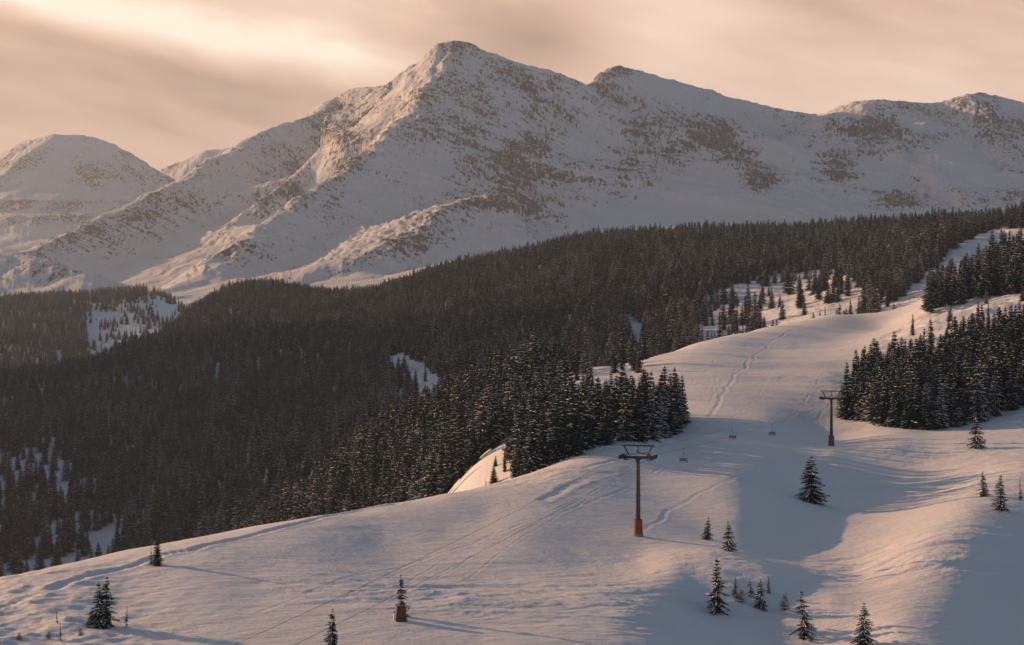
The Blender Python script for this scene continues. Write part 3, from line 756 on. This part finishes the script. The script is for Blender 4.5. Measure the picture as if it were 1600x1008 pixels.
for key in [('forest', 0), ('forest', 1), ('forest', 2), ('forest', 3), ('forest', 4), ('slim', 0), ('slim', 1), ('frosted', 0), ('frosted', 1)]:
    j = G.n('GeometryNodeJoinGeometry')
    for me in KINDS[key]:
        oi = G.n('GeometryNodeObjectInfo', transform_space='ORIGINAL'); oi.inputs['Object'].default_value = part_source(me)
        G.L.new(oi.outputs['Geometry'], j.inputs[0])
    gti = G.n('GeometryNodeGeometryToInstance'); G.L.new(j.outputs[0], gti.inputs[0]); G.L.new(gti.outputs[0], join.inputs[0])
def attr(nm, typ='FLOAT'):
    return G.n('GeometryNodeInputNamedAttribute', data_type=typ, ins={'Name': nm}).outputs['Attribute']
rot = G.n('ShaderNodeCombineXYZ', ins={'X': attr('lean'), 'Z': attr('turn')}).outputs[0]
scl = G.n('ShaderNodeCombineXYZ', ins={'X': attr('girth'), 'Y': attr('girth'), 'Z': attr('size')}).outputs[0]
m2p = G.n('GeometryNodeMeshToPoints', ins={'Mesh': gi.outputs[0]})
iop = G.n('GeometryNodeInstanceOnPoints')
G.L.new(m2p.outputs[0], iop.inputs['Points']); G.L.new(join.outputs[0], iop.inputs['Instance']); iop.inputs['Pick Instance'].default_value = True
G.L.new(attr('variant', 'INT'), iop.inputs['Instance Index']); G.L.new(rot, iop.inputs['Rotation']); G.L.new(scl, iop.inputs['Scale'])
G.L.new(iop.outputs[0], go.inputs[0])
md = forest.modifiers.new('trees', 'NODES'); md.node_group = ng


# ------------------------------------------------------------------ chair lift
M_STEEL = plain('dark_painted_steel', (0.030, 0.040, 0.050), 0.45, 0.3, 0.2, 4.0)
M_GALV = plain('worn_galvanised_steel', (0.16, 0.16, 0.16), 0.5, 0.5, 0.25, 9.0)
M_RED = plain('faded_red_padding', (0.24, 0.062, 0.038), 0.7, 0.0, 0.25, 3.0)
M_RUST = plain('rust_brown_boards', (0.16, 0.058, 0.034), 0.8, 0.0, 0.3, 4.0)
M_CONC = plain('grey_concrete', (0.22, 0.21, 0.20), 0.9, 0.0, 0.2, 5.0)
M_RUBBER = plain('black_rubber', (0.025, 0.025, 0.027), 0.7)
M_CAP = plain('settled_snow', (0.78, 0.79, 0.81), 0.8, 0, 0.03)
import bmesh

class MB:
    def __init__(self): self.bm = bmesh.new()
    def _place(self, vs, loc, rot):
        from mathutils import Matrix, Euler
        M = Matrix.Translation(loc) @ Euler(rot).to_matrix().to_4x4()
        bmesh.ops.transform(self.bm, matrix=M, verts=vs)
    def box(self, size, loc=(0, 0, 0), rot=(0, 0, 0), bevel=0.0, taper=1.0):
        g = bmesh.ops.create_cube(self.bm, size=1.0); vs = g['verts']
        for v in vs:
            k = taper if v.co.z > 0 else 1.0
            v.co.x *= size[0] * k; v.co.y *= size[1] * k; v.co.z *= size[2]
        if bevel:
            es = list({e for v in vs for e in v.link_edges})
            r = bmesh.ops.bevel(self.bm, geom=es, offset=bevel, segments=2, affect='EDGES', profile=0.6)
            vs = list({v for f in r['faces'] for v in f.verts} | {v for v in vs if v.is_valid})
        self._place(vs, loc, rot); return self
    def cyl(self, r1, r2, h, loc=(0, 0, 0), rot=(0, 0, 0), n=20):
        g = bmesh.ops.create_cone(self.bm, cap_ends=True, segments=n, radius1=r1, radius2=r2, depth=h)
        self._place(g['verts'], loc, rot); return self
    def bar(self, a, b, r, n=8):
        a, b = Vector(a), Vector(b); d = b - a
        g = bmesh.ops.create_cone(self.bm, cap_ends=True, segments=n, radius1=r, radius2=r, depth=d.length)
        from mathutils import Matrix
        bmesh.ops.transform(self.bm, matrix=Matrix.Translation((a + b) / 2) @ d.to_track_quat('Z', 'Y').to_matrix().to_4x4(), verts=g['verts']); return self
    def path(self, pts, r, n=8):
        tv, tf = tube(pts, [r] * len(pts), n)
        vs = [self.bm.verts.new(v) for v in tv]
        for f in tf: self.bm.faces.new([vs[i] for i in f])
        return self
    def build(self, name, m, parent=None):
        me = D.meshes.new(name); bmesh.ops.recalc_face_normals(self.bm, faces=self.bm.faces[:])
        self.bm.to_mesh(me); self.bm.free(); me.materials.append(m)
        return link(name, me, parent)

H90 = math.pi / 2
def pylon(loc, h, rotz, label):
    o = D.objects.new('lift_pylon', None); COL.objects.link(o); o.location = loc; o.rotation_euler = (0, 0, rotz)
    tag(o, label, 'lift pylon', 'pylons of the chair lift')
    arm = h - 1.32                                            # height of the cross arm
    MB().cyl(0.62, 0.56, 0.9, (0, 0, -0.22), n=24).build('footing', M_CONC, o)
    m = MB().cyl(0.50, 0.46, 1.55, (0, 0, 0.23 + 0.775), n=24)
    for z in (0.5, 0.98, 1.5): m.cyl(0.515 - 0.02 * z, 0.515 - 0.02 * z, 0.05, (0, 0, z), n=24)
    m.build('base_padding', M_RED, o)
    m = MB().cyl(0.27, 0.19, arm - 1.6, (0, 0, 1.7 + (arm - 1.6) / 2), n=20)
    m.cyl(0.31, 0.31, 0.08, (0, 0, arm * 0.52), n=20)
    m.build('pole', M_STEEL, o)
    m = MB()
    for k in range(int((arm - 2.2) / 0.4)): m.bar((-0.16, -0.27, 2.0 + 0.4 * k), (0.16, -0.27, 2.0 + 0.4 * k), 0.018, 6)
    m.bar((-0.16, -0.27, 1.9), (-0.16, -0.25, arm - 0.1), 0.02, 6); m.bar((0.16, -0.27, 1.9), (0.16, -0.25, arm - 0.1), 0.02, 6)
    m.build('ladder', M_GALV, o)
    m = MB().box((3.1, 0.26, 0.30), (0, 0, arm + 0.05), bevel=0.02)
    m.box((0.62, 0.5, 0.10), (0, 0, arm - 0.16), bevel=0.01)
    m.bar((-1.3, 0, arm + 0.25), (1.3, 0, arm + 0.62), 0.035); m.bar((1.3, 0, arm + 0.25), (-0.2, 0, arm + 0.62), 0.035)
    m.build('cross_arm', M_STEEL, o)
    m = MB()
    for x, w_ in ((-0.75, 0.9), (0.5, 1.1)): m.box((w_, 0.24, 0.07), (x, 0, arm + 0.235), bevel=0.03)
    m.build('snow_cap', M_CAP, o)
    for s in (-1, 1):
        m = MB().bar((s * 0.98, 0, arm + 0.15), (s * 1.52, 0, h - 0.08), 0.085, 10)
        m.bar((s * 1.18, 0.0, arm + 0.55), (s * 1.40, 0, arm + 0.18), 0.04)
        m.build('strut', M_STEEL, o)
    m = MB().box((3.65, 0.16, 0.15), (0, 0, h - 0.02), bevel=0.015)
    m.bar((0, 0, h - 0.08), (0, 0, h - 0.62), 0.05); m.box((0.16, 0.12, 0.2), (0, 0, h - 0.66), bevel=0.02)
    m.bar((0.75, 0, h - 0.08), (0.75, 0, h - 0.5), 0.02, 6)
    m.build('lifting_frame', M_STEEL, o)
    for s in (-1, 1):
        m = MB().box((0.14, 2.3, 0.16), (s * 1.62, 0, arm + 0.02), bevel=0.02).box((0.34, 0.3, 0.36), (s * 1.48, 0, arm + 0.02), bevel=0.03)
        m.box((0.5, 0.9, 0.04), (s * 1.3, 0, arm - 0.22))
        tr = m.build('sheave_train', M_STEEL, o)
        for k in range(5):
            y = -0.96 + 0.48 * k
            MB().cyl(0.21, 0.21, 0.10, (s * 1.80, y, arm + 0.10), (0, H90, 0), 16).cyl(0.08, 0.08, 0.2, (s * 1.75, y, arm + 0.10), (0, H90, 0), 10).build('sheave_wheel', M_RUBBER, tr)
    return o, arm
P1 = fieldA.hit(997, 838); P2 = fieldA.hit(1299, 697)
ld = (P2 - P1)[:2]; LROT = math.atan2(ld[1], ld[0]) - H90
h1 = 141.5 / F * P1[1]; h2 = 86.0 / F * P2[1]
o1, arm1 = pylon(P1, h1, LROT, 'near chair lift pylon, dark pole on a red padded base, in the open')
o2, arm2 = pylon(P2, h2, LROT, 'far chair lift pylon with a dark pole, standing beside the right forest stand')
lu = np.array([ld[0], ld[1]]) / np.linalg.norm(ld); ln = np.array([lu[1], -lu[0]])    # along the line, and to its right
P0 = np.array([P1[0] - lu[0] * 118, P1[1] - lu[1] * 118, 0]); z0 = -23.6
P3 = np.array([P2[0] + lu[0] * 120, P2[1] + lu[1] * 120, 0]); z3 = float(fieldA.z(np.array([P3[0]]), np.array([P3[1]]))[0]) + 9
def rope_at(side, t, seg):
    A_, B_ = ((P0, P1), (P1, P2), (P2, P3))[seg]
    za, zb_ = ((z0, P1[2] + arm1 + 0.33), (P1[2] + arm1 + 0.33, P2[2] + arm2 + 0.33), (P2[2] + arm2 + 0.33, z3))[seg]
    p = A_[:2] + (B_[:2] - A_[:2]) * t + ln * side * 1.80
    return np.array([p[0], p[1], za + (zb_ - za) * t - 4 * 0.75 * t * (1 - t)])
for side, lab in ((-1, 'left of the two thin steel ropes running over the lift pylons'), (1, 'right of the two thin steel ropes running over the lift pylons')):
    pts = [rope_at(side, t, s) for s in range(3) for t in np.linspace(0, 1, 25)[(1 if s else 0):]]
    c = pts[0]
    o = MB().path([p - c for p in pts], 0.014, 6).build('haul_rope', M_STEEL); o.location = c
    tag(o, lab, 'rope')

def chair(side, Yc, label):
    t = (Yc - P1[1]) / (P2[1] - P1[1]); p = rope_at(side, t, 1)
    o = D.objects.new('lift_chair', None); COL.objects.link(o); o.location = p; o.rotation_euler = (0, 0, LROT + (0.0 if side > 0 else math.pi))
    o.scale = (0.76, 0.76, 0.85); tag(o, label, 'lift chair', 'chairs hanging from the lift rope')
    m = MB().path([(0, 0, 0.06), (0, -0.03, -0.3), (0, -0.38, -0.75), (0, -0.42, -1.25), (0, -0.34, -1.52)], 0.032, 8).box((0.10, 0.34, 0.14), (0, 0, 0.0), bevel=0.02)
    m.build('hanger', M_STEEL, o)
    m = MB()
    for x in (-0.58, 0.58): m.path([(x, -0.30, -1.16), (x, -0.30, -1.70), (x, -0.22, -1.86), (x, 0.22, -1.82)], 0.026, 8)
    m.bar((-0.58, -0.30, -1.50), (0.58, -0.30, -1.50), 0.026)
    m.build('side_frame', M_STEEL, o)
    m = MB()
    for k in range(4): m.box((1.12, 0.10, 0.035), (0, -0.16 + 0.125 * k, -1.80 + 0.012 * k), bevel=0.008)
    s = m.build('seat', M_RUBBER, o)
    MB().box((0.86, 0.34, 0.07), (-0.06, 0.02, -1.735), bevel=0.03).build('seat_snow', M_CAP, s)
    m = MB()
    for k in range(3): m.box((1.12, 0.035, 0.10), (0, -0.285, -1.62 + 0.145 * k), bevel=0.008)
    m.build('backrest', M_RUBBER, o)
    MB().path([(-0.55, -0.26, -1.28), (-0.55, 0.30, -1.38), (0.55, 0.30, -1.38), (0.55, -0.26, -1.28)], 0.02, 6).build('safety_bar', M_GALV, o)
chair(1, 217, 'chair of the lift nearest the near pylon, hanging just right of its top')
chair(-1, 257, 'middle one of the three lift chairs hanging between the pylons')
chair(1, 266, 'snow topped lift chair hanging nearest the far pylon of the three')

# the rust red box on the slope
Pb = fieldA.hit(626, 971); kb = Pb[1] / F
o = D.objects.new('padded_box', None); COL.objects.link(o); o.location = Pb; o.rotation_euler = (0, 0, 0.25)
tag(o, 'rust red box with a rounded top in the snow, a slim spruce rising behind it', 'box')
wb, hb = 16.0 * kb, 22.5 * kb
MB().box((wb * 1.12, wb * 1.0, 0.5), (0, 0, 0.02), bevel=0.06).build('plinth', M_RUST, o)
m = MB().box((wb, wb * 0.85, hb - 0.1), (0, 0, 0.2 + hb / 2 - 0.05), bevel=0.16, taper=0.93)
for k in (-0.30, 0.0, 0.30): m.box((0.05, 0.03, hb * 0.66), (k * wb, -wb * 0.425, 0.15 + hb * 0.48), bevel=0.008)
m.build('body', M_RUST, o)
MB().box((0.24, 0.2, 0.55), (-wb * 0.62, -0.15, 0.4), bevel=0.08).build('snow_clump', M_CAP, o)

# ------------------------------------------------------------------ light, sky, air
SUN_AZ, SUN_EL = math.radians(-63), math.radians(12.5)
sd = Vector((math.sin(SUN_AZ) * math.cos(SUN_EL), math.cos(SUN_AZ) * math.cos(SUN_EL), math.sin(SUN_EL)))
sl = D.lights.new('sun', 'SUN'); sl.energy = 2.75; sl.angle = math.radians(0.6); sl.color = (1.0, 0.56, 0.29)
so = link('sun', sl); so.rotation_euler = sd.to_track_quat('Z', 'Y').to_euler()

W = D.worlds.new('World'); SC.world = W; W.use_nodes = True
W.node_tree.nodes.clear(); N = NT(W.node_tree)
sky = N.n('ShaderNodeTexSky', sky_type='NISHITA'); sky.sun_disc = False
sky.sun_elevation = SUN_EL; sky.sun_rotation = SUN_AZ; sky.altitude = 1500; sky.dust_density = 2.0
dirv = N.n('ShaderNodeTexCoord').outputs['Generated']
sep = N.n('ShaderNodeSeparateXYZ', ins={'Vector': dirv}); dx, dy, dz = sep.outputs
toward = N.n('ShaderNodeVectorMath', operation='DOT_PRODUCT', ins={0: dirv, 1: tuple(sd)}).outputs['Value']
az = N.math('ARCTAN2', dx, dy); el = N.math('ARCSINE', dz)
cmb = N.n('ShaderNodeCombineXYZ', ins={'X': az, 'Y': el, 'Z': 0.0}).outputs[0]
def streak(rot, sx, sy, scale, detail=5, rough=0.5, off=(0, 0, 0)):
    v = N.n('ShaderNodeMapping', ins={'Vector': cmb, 'Rotation': (0, 0, math.radians(rot))}).outputs[0]
    v = N.n('ShaderNodeMapping', ins={'Vector': v, 'Scale': (sx, sy, 1), 'Location': off}).outputs[0]
    return N.noise(v, scale, detail, rough, 0.4)
n1 = streak(14, 1.0, 3.2, 7.0)
n2 = streak(14, 1.0, 5.0, 18.0, 6, 0.55, (3, 1, 0))
# the long bright opening in the cloud: (px -20, py 10) to (px 640, py 115)
def line_el(p, q):
    a0, e0 = (p[0] - CX) / F, (HY - p[1]) / F; a1, e1 = (q[0] - CX) / F, (HY - q[1]) / F
    return a0, e0, (e1 - e0) / (a1 - a0)
a0, e0, sl_ = line_el((0, 10), (600, 105))
axis = N.math('MULTIPLY_ADD', N.math('SUBTRACT', az, a0), sl_, e0)
wav = N.math('MULTIPLY_ADD', N.math('SUBTRACT', n1, 0.5), 0.035, axis)
dist = N.math('SUBTRACT', el, wav)
lower = N.ramp(dist, -0.020, 0.005); upper = N.ramp(dist, 0.020, 0.002, 0.30, 1.0)
along = N.math('MULTIPLY', N.ramp(az, -0.02, -0.10), 1.0)
opening = N.math('MULTIPLY', N.math('MULTIPLY', lower, upper), along)
glowR = N.math('MULTIPLY', N.ramp(N.math('ABSOLUTE', N.math('SUBTRACT', az, N.math('MULTIPLY_ADD', N.math('SUBTRACT', el, 0.12), -0.35, 0.09))), 0.075, 0.0), N.ramp(el, 0.095, 0.14))
low = N.ramp(el, 0.16, 0.06)
bright = N.math('ADD', N.math('MULTIPLY', opening, 0.80), N.math('MULTIPLY', glowR, 0.36))
bright = N.math('ADD', bright, N.math('MULTIPLY', N.math('SUBTRACT', n2, 0.5), 0.34))
bright = N.math('ADD', bright, N.math('MULTIPLY', N.math('SUBTRACT', n1, 0.5), 0.55))
bright = N.math('ADD', bright, N.math('MULTIPLY', N.math('MULTIPLY', low, N.math('MULTIPLY', N.ramp(az, -0.05, 0.10), N.ramp(az, 0.32, 0.18, 0.5, 1.0))), 0.38))
bank = N.math('MULTIPLY', N.math('MULTIPLY', N.ramp(az, -0.06, -0.14), N.ramp(el, 0.060, 0.085)), N.ramp(dist, 0.0, -0.012))
bright = N.math('SUBTRACT', bright, N.math('MULTIPLY', bank, 0.17))
mauve = N.math('MULTIPLY', N.ramp(N.math('ABSOLUTE', N.math('SUBTRACT', az, 0.015)), 0.06, 0.0), N.ramp(N.math('ABSOLUTE', N.math('SUBTRACT', el, 0.122)), 0.03, 0.0))
bright = N.math('SUBTRACT', bright, N.math('MULTIPLY', mauve, N.math('MULTIPLY', n2, 0.55)))
bright = N.math('ADD', bright, 0.28, clamp=True)
CL = 1.0
cloud = N.n('ShaderNodeValToRGB', ins={'Fac': bright})
cr = cloud.color_ramp
cr.elements[0].position = 0.0; cr.elements[0].color = (0.255, 0.170, 0.128, 1)
cr.elements[1].position = 1.0; cr.elements[1].color = (0.62, 0.515, 0.42, 1)
e = cr.elements.new(0.35); e.color = (0.43, 0.288, 0.218, 1)
e = cr.elements.new(0.65); e.color = (0.525, 0.385, 0.302, 1)
cl = N.n('ShaderNodeVectorMath', operation='SCALE', ins={0: cloud.outputs[0], 'Scale': 10.0}).outputs[0]
warm = N.math('MULTIPLY', N.ramp(toward, -0.55, 0.15), N.ramp(el, 0.42, 0.17))
high = N.mix(0.65, sky.outputs[0], (0.29, 0.38, 0.47))
mixc = N.mix(warm, high, cl)
bg = N.n('ShaderNodeBackground', ins={'Color': mixc, 'Strength': 0.1})
wo = N.n('ShaderNodeOutputWorld'); N.L.new(bg.outputs[0], wo.inputs[0])

HAZE = True
if HAZE:
    x0, x1, y0, y1, z0, z1 = -4700, 4700, -60, 9000, float(min(VA[:, 2].min(), VB[:, 2].min(), VD[:, 2].min())) - 1.0, float(VD[:, 2].max()) + 12
    V = np.array([(x, y, z) for z in (z0, z1) for y in (y0, y1) for x in (x0, x1)], float)
    q = np.array([(0, 2, 3, 1), (4, 5, 7, 6), (0, 1, 5, 4), (2, 6, 7, 3), (0, 4, 6, 2), (1, 3, 7, 5)])
    hm = D.materials.new('haze'); hm.use_nodes = True; hm.node_tree.nodes.clear(); HN = NT(hm.node_tree)
    pv = HN.n('ShaderNodeVolumePrincipled', ins={'Color': (0.78, 0.90, 0.98, 1), 'Density': 5.6e-5, 'Anisotropy': 0.67})
    ho = HN.n('ShaderNodeOutputMaterial'); HN.L.new(pv.outputs[0], ho.inputs['Volume'])
    hz = link('haze', mesh_from('haze', V, [q], [hm], smooth_shade=False))
    tag(hz, 'thin warm evening haze between the slopes and the mountains', 'haze', None, 'stuff')

# ------------------------------------------------------------------ camera and render settings
cam = D.cameras.new('camera'); cam.sensor_width = 36; cam.lens = 36 * F / 1600; cam.shift_y = -(504 - HY) / 1600
cam.clip_start = 1.0; cam.clip_end = 30000
co = link('camera', cam); co.rotation_euler = (math.radians(90), 0, 0)
SC.camera = co
SC.render.engine = 'CYCLES'
SC.view_settings.view_transform = 'Standard'; SC.view_settings.look = 'None'
SC.view_settings.exposure = 0.98; SC.view_settings.gamma = 1.0
cy = SC.cycles
cy.use_denoising = True
cy.max_bounces = 5; cy.diffuse_bounces = 3; cy.glossy_bounces = 1; cy.volume_bounces = 1; cy.transmission_bounces = 1; cy.transparent_max_bounces = 4
